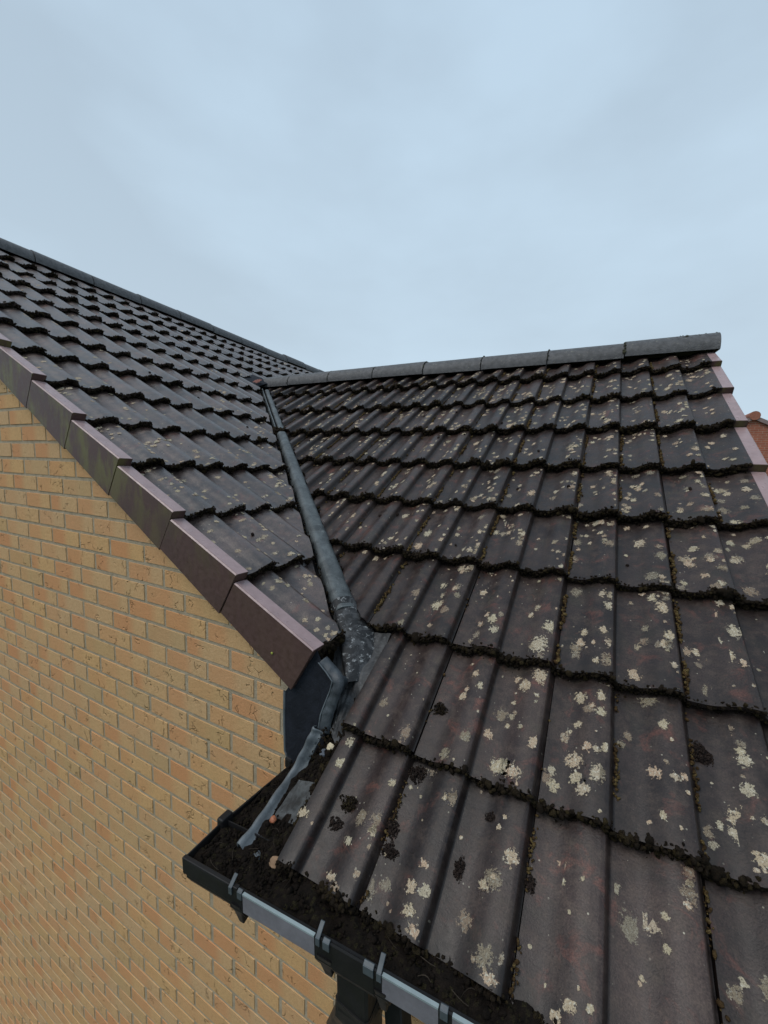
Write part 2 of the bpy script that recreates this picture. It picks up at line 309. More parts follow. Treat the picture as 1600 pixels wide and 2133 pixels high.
def tile_mesh(fr, row, j, xa, xb, b):
    """one interlocking tile: top sheet, drip end, side; xa..xb across, row upslope"""
    s0, s1 = fr.rows[row], fr.rows[row + 1]; J = fr.j[row, (j + 20) % 60]
    ds = J[2] * 0.0025; dx = J[3] * 0.0008; nx = max(4, int(round((xb - xa) / HP * 14))); nsg = 4
    ph = [0, .13, .26, .36, .46, .56, .66, .76, .84, .895, .92, .945, .97, .99]
    k0_ = math.floor((xa - fr.x0) / HP); xs = [fr.x0 + (k_ + p_) * HP for k_ in range(k0_, k0_ + 4) for p_ in ph]
    xs = np.array([xa + .0012] + [x_ for x_ in xs if xa + .003 < x_ < xb - .0025] + [xb - .0012]); nx = len(xs) - 1; ts = np.linspace(s0 + ds, s1 + 0.03, nsg + 1)
    rv = rng.random(); tv = rng.random(); P = []; D = []
    for ti, t in enumerate(ts):
        for x in xs:
            l = (t - s0) / (s1 - s0); n = fr.prof(min(max(x, xa + 1e-4), xb - 1e-4)) - 0.030 * l + J[0] * .0016 + J[1] * .0016 * (1 - l)
            n += 0.0006 * math.sin(x * 91 + t * 37 + j)
            P.append(fr.P(x + dx, t, n)); p = ((x - fr.x0) / HP) % 1.0
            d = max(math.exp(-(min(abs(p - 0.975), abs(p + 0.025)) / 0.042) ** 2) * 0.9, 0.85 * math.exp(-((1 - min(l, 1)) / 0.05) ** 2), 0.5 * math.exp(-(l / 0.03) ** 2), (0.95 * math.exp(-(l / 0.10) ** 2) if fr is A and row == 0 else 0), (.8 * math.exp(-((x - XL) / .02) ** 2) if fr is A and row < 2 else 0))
            D.append(d)
    i0 = b.add(P); m_ = nx + 1
    for ti in range(nsg):
        for xi in range(nx):
            q = [i0 + ti * m_ + xi, i0 + ti * m_ + xi + 1, i0 + (ti + 1) * m_ + xi + 1, i0 + (ti + 1) * m_ + xi]
            cs = [(rv, D[k - i0], tv) for k in q]
            uv = [(xs[xi], ts[ti]), (xs[xi + 1], ts[ti]), (xs[xi + 1], ts[ti + 1]), (xs[xi], ts[ti + 1])]
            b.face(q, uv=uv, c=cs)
    e1 = b.add([P[xi] for xi in range(m_)])
    e0 = b.add([np.array(P[xi]) - fr.en * 0.020 + fr.es * 0.002 for xi in range(m_)])
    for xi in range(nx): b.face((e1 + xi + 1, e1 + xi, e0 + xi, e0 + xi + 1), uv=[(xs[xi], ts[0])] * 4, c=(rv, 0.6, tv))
    for side, xi in ((0, 0), (1, nx)):
        k1 = b.add([P[ti * m_ + xi] for ti in range(nsg + 1)]); k0 = b.add([np.array(P[ti * m_ + xi]) - fr.en * 0.014 for ti in range(nsg + 1)])
        for ti in range(nsg):
            q = [k1 + ti, k1 + ti + 1, k0 + ti + 1, k0 + ti]
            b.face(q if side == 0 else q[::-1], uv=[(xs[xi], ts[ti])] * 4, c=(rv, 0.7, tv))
def bisect_obj(o, co, no):
    bm = bmesh.new(); bm.from_mesh(o.data); bmesh.ops.bisect_plane(bm, geom=bm.verts[:] + bm.edges[:] + bm.faces[:], plane_co=co, plane_no=no, clear_outer=True, dist=1e-6)
    bm.to_mesh(o.data); bm.free()

# ------------------------------------------------------------------ ground
g = MB(); g.quad((-400, -400, -5.2), (400, -400, -5.2), (400, 900, -5.2), (-400, 900, -5.2))
M = MT('lawn', 0.95, 0.2); nn = M.noise(M.obj(), 0.6, 6, 0.7); M.color(M.mix(M.ramp(nn, .3, .7), (0.035, 0.06, 0.018), (0.07, 0.095, 0.035))); M.bump(M.noise(M.obj(), 40, 4), 0.03)
tag(g.build('ground', M.m), kind='structure')
g = MB(); g.quad((-10, -1.6, -5.196), (3, -1.6, -5.196), (3, YW, -5.196), (-10, YW, -5.196))
tag(g.build('path', mat_simple('paving', (0.30, 0.28, 0.25), 0.9, 0.2, 0.15, 4, 0.003)), kind='structure')

# ------------------------------------------------------------------ the house
house = empty('brick_house', (-2.5, YW, -5.2)); bpy.context.view_layer.update()
tag(house, 'yellow brick house with two dark lichen-spotted tiled roofs meeting in a valley', 'house')
hinv = house.matrix_world.inverted()
def own(o, par=house):
    o.parent = par
    if par is house: o.matrix_parent_inverse = hinv
    return o
# --- brick walls
bx, bz = -2.0581, 1.0293
def brick_wall():
    b = MB(); Yf = YW
    for r_ in range(-25, 84):
        zc = bz - 0.075 * r_
        if zc < -5.25: break
        for k in range(-32, 12):
            xc = bx + 0.225 * (k + (r_ % 2) / 2) + 0.1125
            if xc > 0.33 or xc < -8.8: continue
            lim = VZ + (VX - xc) * math.tan(TB) if xc > RBX else VZ + (VX - RBX) * math.tan(TB) - (RBX - xc) * math.tan(TB)
            if xc > -0.95: lim = -0.02
            if zc - 0.0375 > lim: continue
            jx, jz = rng.normal(0, .001), rng.normal(0, .0008); dy = float(np.clip(rng.normal(0, .0006), -.0015, .0008))
            x0, x1 = xc - .1075 + jx + rng.normal(0, .0012), xc + .1075 + jx + rng.normal(0, .0012); z0, z1 = zc - .0330 + jz, zc + .0330 + jz; e_ = .0028
            c = (rng.random(), rng.random(), rng.random())
            i = b.add([(x0, Yf + .007, z0), (x1, Yf + .007, z0), (x1, Yf + .007, z1), (x0, Yf + .007, z1), (x0 + e_, Yf + dy, z0 + e_), (x1 - e_, Yf + dy, z0 + e_), (x1 - e_, Yf + dy, z1 - e_), (x0 + e_, Yf + dy, z1 - e_)])
            UV = [(0, 0), (1, 0), (1, 1), (0, 1)] * 2
            for q in ((4, 5, 6, 7), (0, 1, 5, 4), (1, 2, 6, 5), (2, 3, 7, 6), (3, 0, 4, 7)): b.face([i + t for t in q], uv=[UV[t] for t in q], c=c)
    o = b.build('brick_wall_face', BRICK)
    bisect_obj(o, B.P(0, 0, -0.045), Vector(B.en))
    return o
wall = own(brick_wall()); wall.name = 'gable_wall'
mb = MB()     # mortar bed and the wall core behind the bricks
i = mb.add([(x, YW + .0024, z) for x, z in ((-8.85, -5.2), (.31, -5.2), (.31, -.05), (-.93, -.05), (-.93, .28), (RBX, 2.52), (-8.85, .2))])
mb.face([i + k for k in (0, 1, 2, 3, 4, 5, 6)])
mortar = own(mb.build('mortar', MORTAR), wall)
for (a, b_) in (((.31, YW + .0042), (.31, 4.6)), ((.31, 4.6), (-3.2, 4.6)), ((-3.2, 4.6), (-3.2, 8.2)), ((-3.2, 8.2), (-8.85, 8.2)), ((-8.85, 8.2), (-8.85, YW + .0042))):
    mb = MB(); mb.quad((*a, -5.2), (*b_, -5.2), (*b_, -.05 if b_[1] < 5 and a[1] < 5 else .2), (*a, -.05 if b_[1] < 5 and a[1] < 5 else .2)); own(mb.build('wall', mat_brickfar() if False else MORTAR))

# --- roof tiles
bt = MB(); lowA = MB(); XL = -0.78
for row in range(9):
    for j in range(-14, 2):
        xa, xb = j * WT, (j + 1) * WT
        if j == 0: xb = 0.274
        elif j > 0: continue
        ymax = SA[row + 1] * math.cos(TA); xv = VA_ + VK * ymax - 0.1
        if xb < xv: continue
        if xa < XL < xb and row < 2: xa = XL
        if xb < XL and row < 2: continue
        tile_mesh(A, row, j, xa, xb, lowA if row < 2 else bt)
roofA = bt.build('main_roof', [TILE, LICH], smooth=True)
bisect_obj(roofA, valley(1) + vn * 0.030, -vn)
low_ = lowA.build('low', [TILE, LICH], smooth=True); bm = bmesh.new(); bm.from_mesh(roofA.data); bm.from_mesh(low_.data); bm.to_mesh(roofA.data); bm.free(); bpy.data.objects.remove(low_)
own(roofA); roofA['label'] = 'right-hand tiled roof slope rising from the gutter'
parts = []
for north in (0, 1):
    bt = MB()
    for row in range(13):
        for j in range(0, 29):
            xa, xb = B.x0 + (j - 0) * WT - WT * 0, B.x0 + (j + 1) * WT
            if j == 0: xa = 0.050
            yc = YV + (xa + xb) / 2
            if (yc > YT) != bool(north): continue
            if not north:
                X = VX - SB[row + 1] * math.cos(TB)
                if VA_ + VK * (YV + xa) < X - .05: continue
            tile_mesh(B, row, j, xa, xb, bt)
    o = bt.build('cross_roof', [TILEB, LICH], smooth=True)
    if not north: bisect_obj(o, valley(1) - vn * 0.056, vn)
    else: bisect_obj(o, (valley(YT).x, YT, 0), Vector((1, VK, 0)).normalized())
    parts.append(o)
bm = bmesh.new()
for o in parts: bm.from_mesh(o.data)
bm.to_mesh(parts[0].data); bm.free(); roofB = parts[0]; bpy.data.objects.remove(parts[1])
own(roofB); roofB['label'] = 'left-hand tiled roof slope above the brick gable'
# underlay and hidden far slopes
def slab(name, pts, mat=DARKM, par=house):
    b = MB(); i = b.add(pts); b.face(range(i, i + len(pts))); return own(b.build(name, mat), par)
n0 = -0.050
slab('roof_deck', [A.P(-.76, 0.0, n0), A.P(.29, 0.0, n0), A.P(.29, 2.9, n0), A.P(-3.5, 2.9, n0), A.P(-.86, .5, n0), A.P(-.76, .43, n0)])
slab('roof_deck', [B.P(.03, 0.02, n0), B.P(.22, 0.02, n0), B.P(2.9, 2.9, n0), B.P(8, 2.9, n0), B.P(8, 4.45, n0), B.P(.03, 4.45, n0)])
ta, tb = math.tan(TA), math.tan(TB)
slab('rear_slope', [(.30, RAY, RAZ + .03), (.30, 4.9, RAZ + .03 - 2.5 * ta), (-.9, 4.9, RAZ + .03 - 2.5 * ta), (-3.3, RAY, RAZ + .03)], TILE)
slab('far_slope', [(RBX, .27, RBZ + .03), (RBX, 8.3, RBZ + .03), (-9.1, 8.3, RBZ + .03 - 4.265 * tb), (-9.1, .27, RBZ + .03 - 4.265 * tb)], TILE)

# --- lichen patches grown on the tiles (second material of each roof)
NEAR = [(-0.457,0.242,14,12),(-0.346,0.247,6,6),(-0.353,0.225,6,6),(-0.319,0.183,14,13),(-0.363,0.125,10,8),(-0.348,0.142,5,4),(-0.231,0.211,8,7),(-0.141,0.211,9,9),(-0.027,0.259,7,7),(-0.031,0.228,7,7),(-0.067,0.2,6,6),(-0.088,0.18,12,12),(-0.067,0.158,7,7),(-0.101,0.108,5,4),(-0.324,0.012,13,10),(-0.221,0.016,10,9),(-0.204,0.035,10,9),(-0.175,0.043,7,6),(0.036,0.163,7,6),(-0.346,0.331,17,17),(-0.222,0.364,13,14),(-0.18,0.383,16,18),(-0.206,0.344,12,13),(-0.261,0.335,10,11),(-0.039,0.426,9,10),(-0.024,0.433,7,8),(-0.064,0.348,7,8),(0.083,0.45,12,14),(0.062,0.393,17,19),(0.055,0.366,12,14),(0.032,0.373,7,8),(0.097,0.398,7,8),(0.083,0.331,11,13),(0.017,0.335,8,9),(-0.744,0.269,14,12),(-0.737,0.217,15,12),(-0.599,0.222,11,9),(-0.457,0.241,15,14),(-0.476,0.236,7,7),(-0.775,0.093,16,11),(-0.651,0.087,11,9),(-0.598,0.122,13,11),(-0.658,0.022,13,9),(-0.598,0.045,11,8),(-0.633,0.01,12,8),(-0.478,0.11,10,8),(-0.49,0.069,12,10),(-0.462,0.074,12,10),(-0.478,0.035,13,10),(-0.458,0.014,12,9),(-0.362,0.123,10,8),(-0.468,0.683,13,15),(-0.48,0.722,14,17),(-0.514,0.705,9,11),(-0.459,0.743,8,10),(-0.501,0.74,8,10),(-0.54,0.843,11,14),(-0.681,0.842,12,14),(-0.668,0.793,9,11),(-0.63,0.818,9,11),(-0.672,0.747,19,21),(-0.665,0.659,9,10),(-0.32,0.733,16,21),(-0.339,0.665,24,29),(-0.361,0.809,9,13),(-0.377,0.78,8,11),(-0.236,0.711,12,16),(-0.204,0.71,6,8),(-0.182,0.757,10,13),(-0.228,0.749,10,13),(-0.167,0.715,11,15),(-0.187,0.898,10,15),(-0.167,0.894,10,15),(-0.171,0.853,11,16),(-0.037,0.879,15,23),(-0.028,0.776,13,19),(-0.043,0.748,8,12),(-0.099,0.738,8,11),(-0.108,0.648,14,18),(-0.024,0.686,8,11),(-0.059,0.916,11,16),(-0.196,0.652,8,10),(-0.158,0.658,8,10),(0.079,0.887,10,16),(0.115,0.83,15,23),(0.077,0.794,9,13),(0.064,0.738,13,18),(0.091,0.749,13,18),(0.012,0.754,10,14),(0.031,0.757,8,12),(0.115,0.732,8,12),(0.07,0.688,11,16),(0.062,0.651,12,16),(-0.487,0.543,11,12),(-0.467,0.51,9,10),(-0.499,0.496,8,9),(-0.503,0.471,10,11),(-0.379,0.569,10,11),(-0.356,0.551,15,17),(-0.323,0.585,19,23),(-0.323,0.527,7,8),(-0.376,0.498,6,7),(-0.373,0.46,9,10),(-0.381,0.434,7,7),(-0.347,0.436,7,7),(-0.421,0.402,13,13),(-0.308,0.407,13,14),(-0.268,0.367,9,10),(-0.383,0.336,18,18),(-0.348,0.33,16,16),(-0.223,0.559,13,16),(-0.178,0.571,12,15),(-0.197,0.537,7,8),(-0.178,0.527,11,13),(-0.225,0.485,9,10),(-0.249,0.448,11,13),(-0.203,0.435,10,12),(-0.183,0.435,8,9),(-0.164,0.444,10,11),(-0.227,0.401,16,18),(-0.181,0.384,16,18),(-0.205,0.345,13,13),(-0.262,0.338,12,12),(-0.051,0.538,10,12),(-0.073,0.428,11,13),(0.066,0.563,10,12),(0.084,0.527,8,10),(0.087,0.508,12,15)]
def lichen(fr, roof, pts):
    b = MB(); G = 6
    for (x, t, ra, rs, op) in pts:
        row = fr.row(t); lo, hi = fr.rows[row] + .004, fr.rows[row + 1] - .012
        c = (rng.random(), 1.0 if rng.random() < .25 else 0.0, op); k = 1.45; P = []
        h0 = math.floor((x - fr.x0) / HP); xa, xb = fr.x0 + h0 * HP + .003, fr.x0 + (h0 + .885) * HP; x = min(x, xb - ra * .5)
        pos = lambda a, q: (min(max(x + ra * k * a, xa), xb), min(max(t + rs * k * q, lo), hi))
        i0 = b.add([fr.P(*pos(a, q), fr.surf(*pos(a, q), row) + .0010) for q in np.linspace(-1, 1, G) for a in np.linspace(-1, 1, G)])
        U = np.linspace(-k, k, G)
        for q in range(G - 1):
            for a in range(G - 1):
                b.face((i0 + q * G + a, i0 + q * G + a + 1, i0 + (q + 1) * G + a + 1, i0 + (q + 1) * G + a), uv=[(U[a], U[q]), (U[a + 1], U[q]), (U[a + 1], U[q + 1]), (U[a], U[q + 1])], c=c, mi=1)
    o = b.build('tmp', [TILE, LICH]); bm = bmesh.new(); bm.from_mesh(roof.data); bm.from_mesh(o.data); bm.to_mesh(roof.data); bm.free(); bpy.data.objects.remove(o)
pA = [(x, t, a * .0011, c * .0011, 1.0 if rng.random() < .8 else .55) for x, t, a, c in NEAR]
for _ in range(120):      # small ones between, low on the roof
    x, t = rng.uniform(-.77, .26), rng.uniform(0, .95); pA.append((x, t, *(rng.uniform(.0025, .006) * np.array([1, 1.1])), rng.choice([1, .5, .3])))
for _ in range(110):
    x, t = rng.uniform(-.77, .26), rng.uniform(0, 1.6); pA.append((x, t, *(rng.uniform(.008, .020) * np.array([1, 1.1])), .15))
def inA(x, t):
    if t < .61: return x > XL + .01
    return (Vector((x, t * math.cos(TA), 0)) - valley(0)).dot(vn) > .06
cnt = 0
while cnt < 560:
    x, t = rng.uniform(-3.0, .26), rng.uniform(.93, 2.8)
    if not inA(x, t): continue
    cnt += 1; n_ = int(rng.integers(1, 5))
    for _ in range(n_):
        xx, tt = x + rng.normal(0, .022), t + rng.normal(0, .03)
        if not inA(xx, tt) or tt > 2.8 or xx > .26: continue
        s_ = rng.uniform(.005, .0115) * (1 if rng.random() < .80 else 1.6); pA.append((xx, tt, s_, s_ * rng.uniform(.9, 1.5), rng.choice([1, 1, .8, .4])))
lichen(A, roofA, pA)
pB = []; cnt = 0
while cnt < 1150:
    x, t = rng.uniform(.06, 5.5), rng.uniform(0, 4.3); y = YV + x; X = VX - t * math.cos(TB)
    if y < YT and (Vector((X, y, 0)) - valley(0)).dot(vn) > -.07: continue
    if rng.random() > max(.18, 1.15 - t / 2.2): continue
    cnt += 1
    for _ in range(int(rng.integers(1, 5))):
        xx, tt = x + rng.normal(0, .02), max(t + rng.normal(0, .03), .01); y = YV + xx; X = VX - tt * math.cos(TB)
        if xx < .06 or (y < YT and (Vector((X, y, 0)) - valley(0)).dot(vn) > -.06): continue
        s_ = rng.uniform(.005, .012); pB.append((xx, tt, s_ * rng.uniform(.9, 1.3), s_, rng.choice([1, 1, 1, .5])))
lichen(B, roofB, pB)

# --- ridges (half round)
def ridge(name, p0, d, L_, side, joints, par, up=Vector((0, 0, 1))):
    b = MB(); d = Vector(d); side = Vector(side); p0 = Vector(p0); js = [0] + joints + [L_]
    for a, c_ in zip(js[:-1], js[1:]):
        dz = rng.normal(0, .0035); r0, r1 = RR + .0025 + rng.normal(0, .001), RR - .0010; segs = 6; P = []
        for k in range(segs + 1):
            t = k / segs; rr = r0 + (r1 - r0) * t; pos = p0 + d * (a + .003 + (c_ - a - .006) * t) + up * (dz + .0025 * t)
            P.append([pos + side * (rr * math.cos(th)) + up * (rr * math.sin(th)) for th in np.linspace(-.12, math.pi + .12, 19)])
        b.grid(P)
        for k, rr in ((0, r0), (segs, r1)):      # rim thickness
            b.grid([P[k], [Vector(q) - (Vector(q) - (p0 + d * (d.dot(Vector(q) - p0)) + up * dz)).normalized() * .018 for q in P[k]]], flip=(k == 0))
    return own(b.build(name, RIDGEM, None, smooth=True), par)
jA = [0.019 + .0 + 0.45 * k for k in range(0, 9)]
XE = 0.335
rA = ridge('ridge', (XE, RAY, RAZ), (-1, 0, 0), 3.62, (0, -1, 0), [.475 + .45 * k for k in range(7)], roofA)
rA['label'] = 'half round ridge tiles along the top of the right-hand slope'
YE = YV + 0.0
rB = ridge('ridge', (RBX, YE, RBZ), (0, 1, 0), 8.0, (1, 0, 0), [1.2516 - YE - .9 + .45 * k for k in range(17)], roofB)
# end plug of A's ridge
b = MB(); c0 = b.add([(XE - .004, RAY, RAZ)] + [(XE - .004, RAY - RR * .97 * math.cos(t), RAZ + RR * .97 * math.sin(t)) for t in np.linspace(-.1, math.pi + .1, 19)])
for k in range(18): b.face((c0, c0 + k + 2, c0 + k + 1))
own(b.build('ridge_end', MORTAR), roofA)
# mortar bedding rings at ridge joints
pts = []; rad = []
for k in range(7):
    X = XE - .475 - .45 * k; n_ = 26
    for t in np.linspace(.1, math.pi - .2, n_):
        if rng.random() < (.95 if k in (0, 1) else .75): pts.append((X + rng.normal(0, .003), RAY - (RR + .001) * math.cos(t), RAZ + (RR + .001) * math.sin(t))); rad.append(rng.uniform(.003, .006) * (1.5 if k == 0 else 1))
for k in range(60):
    t = rng.uniform(.9, 2.0); pts.append((XE - rng.uniform(0.01, .22), RAY - RR * math.cos(t), RAZ + RR * math.sin(t))); rad.append(rng.uniform(.004, .011))
RPT, RRD = pts, rad

# --- dry verge caps
def cap(fr, xo, sgn, s0, s1, depth, fw, par, soff=0.0, last=False, lab=None):
    """xo = outer face across-coordinate, sgn = +1 if the roof lies towards +x of it"""
    b = MB(); e0 = s0 + soff - .004; e1 = s1 + soff - .009; th = .0035
    def Q(a, t, n):
        l = (t - e0) / (s1 - s0); tilt = -0.030 * l
        return fr.P(xo + sgn * a, t, n + tilt + .004)
    sec = [(fw, -.010), (fw, .004), (0.004, .004), (0, 0.0), (0, -depth)]
    fl = sgn > 0
    def lower(n): return n
    for (a0, n0_), (a1, n1_) in zip(sec[:-1], sec[1:]):
        q = [Q(a0, e0, n0_), Q(a1, e0, n1_), Q(a1, e1, n1_), Q(a0, e1, n0_)]
        if n1_ == -depth:    # side plate: constant-depth lower edge, no extra tilt
            q[1] = fr.P(xo, e0, -depth - .004); q[2] = fr.P(xo, e1, -depth + .003)
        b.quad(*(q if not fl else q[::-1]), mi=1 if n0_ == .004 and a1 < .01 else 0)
    # drip end plate and lower return
    q = [Q(fw, e0, .004), Q(0, e0, .004), Q(0, e0, -.040), Q(fw, e0, -.040)]; b.quad(*(q[::-1] if fl else q))
    q = [fr.P(xo, e0, -.036), fr.P(xo, e0, -depth), fr.P(xo + sgn * .012, e0, -depth), fr.P(xo + sgn * .012, e0, -.036)]; b.quad(*q)
    q = [fr.P(xo, e0, -depth - .004), fr.P(xo, e1, -depth + .003), fr.P(xo + sgn * .03, e1, -depth + .003), fr.P(xo + sgn * .03, e0, -depth - .004)]; b.quad(*q)
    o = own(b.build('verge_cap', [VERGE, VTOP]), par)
    md = o.modifiers.new('solid', 'SOLIDIFY'); md.thickness = .003; md.offset = 0
    if lab: o['label'] = lab
    return o
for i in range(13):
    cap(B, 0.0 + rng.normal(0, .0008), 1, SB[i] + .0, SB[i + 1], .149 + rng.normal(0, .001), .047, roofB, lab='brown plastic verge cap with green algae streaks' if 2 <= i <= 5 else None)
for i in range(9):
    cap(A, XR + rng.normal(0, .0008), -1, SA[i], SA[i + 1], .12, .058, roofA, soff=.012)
b = MB(); b.quad(B.P(.014, .02, -.02), B.P(.014, 4.44, -.02), B.P(.014, 4.44, -.13), B.P(.014, .02, -.13)); own(b.build('joint_shade_strip', DARKM), roofB)  # dark strip added so the cap joints read as shadow lines
b = MB(); b.quad(A.P(XR - .014, .02, -.02), A.P(XR - .014, 2.88, -.02), A.P(XR - .014, 2.88, -.11), A.P(XR - .014, .02, -.11)); own(b.build('joint_shade_strip', DARKM), roofA)  # same added shade strip behind the right-hand caps
# yellow screw head on the lowest cap
v, f_ = ICO[2]; b = MB(); p = B.P(-.003, .105, -.105); i = b.add([tuple(np.array(p) + q * np.array([.004, .003, .004])) for q in v])
for t in f_: b.face([i + k for k in t])
own(b.build('screw', mat_simple('screw_paint', (.30, .33, .05), .5)), roofB)

# --- lead valley roll
def roll(name, y0, y1, hw0, hw1, h, mat, par, lift=0.0, wob=.002, n=26, offs=0.0):
    b = MB(); P = []
    d = (valley(2) - valley(1)).normalized(); sd_ = vn.copy(); up = sd_.cross(d); up = up if up.z > 0 else -up
    for k in range(n + 1):
        t = k / n; y = y0 + (y1 - y0) * t; hw = hw0 + (hw1 - hw0) * t; c = valley(y) + up * lift + sd_ * offs; row = []
        for q in np.linspace(0, 1, 15):
            th = math.pi * (1 - q); wv = wob * math.sin(k * .9 + q * 5) * .5
            z = (1 - abs(math.cos(th)) ** 3.2) ** .6 * h; row.append(c + sd_ * (hw * math.cos(th)) + up * (z + wv - .0))
        row = [row[0] - up * .030] + row + [row[-1] - up * .030]; P.append(row)
    b.grid(P)
    for k in (0, n): i = b.add(P[k]); b.face(range(i, i + len(P[k])))
    return own(b.build(name, mat, None, smooth=False), par)
vf = roll('valley_flashing', .520, 1.545, .040, .033, .026, LEADB, house, lift=-.002, n=40)
vf['label'] = 'blue grey lead roll running up the valley'
roll('valley_flashing', 1.60, 2.24, .024, .020, .016, LEADB, house, lift=-.006, offs=.012)
roll('valley_lip', 1.60, 2.24, .008, .007, .020, LEADB, house, lift=-.008, offs=-.030)
# the old roll below the sheath, flaring into the saddle
b = MB(); P = []; d = (valley(2) - valley(1)).normalized(); up = vn.cross(d); up = up if up.z > 0 else -up
for k in range(19):
    t = k / 18; y = .545 - .175 * t; hw = .043 + .050 * t ** 1.5; h = .028 * (1 - t) ** .8 + .004; row = []
    for q in np.linspace(0, 1, 19):
        th = math.pi * (1 - q); row.append(valley(y) + vn * (hw * math.cos(th) + .028 * t) + up * (math.sin(th) ** .8 * h - .002 - .024 * t + .003 * math.sin(9 * q + 7 * t) * t + .0025 * math.sin(23 * t + 4 * q)))
    P.append([row[0] - up * .02] + row + [row[-1] - up * .02])
b.grid(P, flip=True); old = own(b.build('valley_end', LEADF, None, smooth=True))
# saddle of dirty lead between the two roofs
def patch(name, c00, c10, c11, c01, mat, par=house, n=24, amp=.004, sm=True, sag=0.0):
    b = MB(); c00, c10, c11, c01 = map(Vector, (c00, c10, c11, c01)); P = []
    nr = (c10 - c00).cross(c01 - c00).normalized(); nr = nr if nr.z > 0 else -nr
    for i in range(n + 1):
        u_ = i / n; row = []
        for j in range(n + 1):
            v_ = j / n; p = (c00 * (1 - u_) + c10 * u_) * (1 - v_) + (c01 * (1 - u_) + c11 * u_) * v_
            a = amp * (math.sin(7 * u_ + 4 * v_) + .6 * math.sin(13 * v_ - 5 * u_) + .5 * abs(math.sin(15 * u_ + 6 * v_)) + .35 * abs(math.sin(24 * u_ - 11 * v_))) - sag * math.sin(math.pi * u_) * math.sin(math.pi * v_)
            row.append(p + nr * a)
        P.append(row)
    b.grid(P); return own(b.build(name, mat, None, smooth=sm), par)
sad = patch('valley_saddle', A.P(-.985, .60, -.040), A.P(-.775, .60, -.024), A.P(-.765, .235, -.034), A.P(-.850, .300, -.030), LEADS, amp=.0065, sag=-.010, n=40)
sad['label'] = 'crumpled dirty lead saddle at the foot of the valley'
# upper soaker where the ridge meets the cross roof
patch('lead_soaker', (-3.30, 2.16, 1.655), (-3.12, 2.22, 1.60), (-3.06, 2.34, 1.66), (-3.34, 2.36, 1.76), PANELM, amp=.003, n=8)
patch('clay_fragment', (-3.17, 2.20, 1.635), (-3.11, 2.225, 1.635), (-3.10, 2.25, 1.668), (-3.16, 2.25, 1.675), mat_simple('pink_mortar', (.26, .12, .10), .9, .2, .3, 60), amp=.004, n=8, sm=False)

# --- dark flashing panel closing the eaves corner
b = MB(); Pn = [(-1.014, .176), (-1.012, .09), (-1.008, -.012), (-.982, -.062), (-.88, -.062), (-.865, .12), (-.855, .20), (-.840, .260), (-.884, .298), (-.905, .335)]
i = b.add([(x, .279 + .006 * math.sin(x * 40), z) for x, z in Pn]); n9 = len(Pn); b.face(range(i, i + n9)); i2 = b.add([(x, .286, z) for x, z in Pn]); b.face(range(i2 + n9 - 1, i2 - 1, -1))
for k in range(n9): b.face((i + k, i + (k + 1) % n9, i2 + (k + 1) % n9, i2 + k))
pan = own(b.build('eaves_flashing', PANELM)); pan['label'] = 'dark sheet closing the corner between verge and gutter'
b = MB(); path = [(-1.015, .277, .180), (-1.0145, .276, .09), (-1.0105, .276, -.012), (-.984, .276, -.064)]
P = [[Vector(p) + Vector((math.cos(a) * .0042, math.sin(a) * .003, 0)) for a in np.linspace(0, 2 * math.pi, 9)[:-1]] for p in path]; b.grid(P, closed=True)
own(b.build('flashing_lip', LEADG), pan)

# --- loose bent lead flap (upper) hanging at the corner
def ribbon(pts, sec, mat, name, n=10, par=None, updir=Vector((0, -math.sin(TA), math.cos(TA))), wob=.0012, wfac=None):
    pts = [Vector(p) for p in pts]; b = MB(); P = []; M_ = []
    def cr(p0, p1, p2, p3, t): return .5 * ((2 * p1) + (-p0 + p2) * t + (2 * p0 - 5 * p1 + 4 * p2 - p3) * t * t + (-p0 + 3 * p1 - 3 * p2 + p3) * t ** 3)
    C_ = []
    for k in range(len(pts) - 1):
        a = [pts[max(k - 1, 0)], pts[k], pts[k + 1], pts[min(k + 2, len(pts) - 1)]]
        for q in range(n): C_.append(cr(*a, q / n))
    C_.append(pts[-1])
    for k, c in enumerate(C_):
        d = (C_[min(k + 1, len(C_) - 1)] - C_[max(k - 1, 0)]).normalized(); rt = updir.cross(d).normalized(); up = d.cross(rt).normalized(); t = k / (len(C_) - 1); wf = wfac(t) if wfac else 1
        P.append([c + rt * (sx if sx < .02 or not wfac else .02 + (sx - .02) * wf) + up * (sz + wob * math.sin(k * .7 + sx * 90)) for sx, sz in sec])
    b.grid(P); o = b.build(name, mat, par, smooth=True); md = o.modifiers.new('solid', 'SOLIDIFY'); md.thickness = .0022; md.offset = 0; return o
# direction runs downhill; rt points to the +X side when multiplied by -1, so section x is negative to the right
flap = ribbon([(-.890, .278, .300), (-.862, .276, .280), (-.838, .272, .262), (-.842, .268, .235), (-.853, .262, .200), (-.860, .254, .165), (-.864, .250, .122)],
              [(-.020, -.060), (-.010, -.028), (-.002, -.004), (.001, .000), (.006, -.001), (.018, -.007), (.030, -.018)], FLAPM, 'lead_flap', updir=Vector((-.35, -.75, .55)), wob=.001, wfac=lambda t: .2 + .8 * min(1, t * 1.5))
b = MB(); pp = [(-.890, .276, .301), (-.862, .274, .281), (-.838, .270, .263), (-.842, .266, .236), (-.853, .260, .201), (-.862, .252, .166), (-.866, .248, .123)]
b.grid([[Vector(q) + Vector((math.cos(a) * .0021, math.sin(a) * .0021, .001)) for a in np.linspace(0, 6.283, 7)[:-1]] for q in pp], closed=True); crz = own(b.build('crease_highlight', LEADG))  # paler tube along the fold, painting its lit edge
own(flap); crz.parent = flap; crz.matrix_parent_inverse = Matrix(); flap['label'] = 'folded lead flap with a bright creased edge'
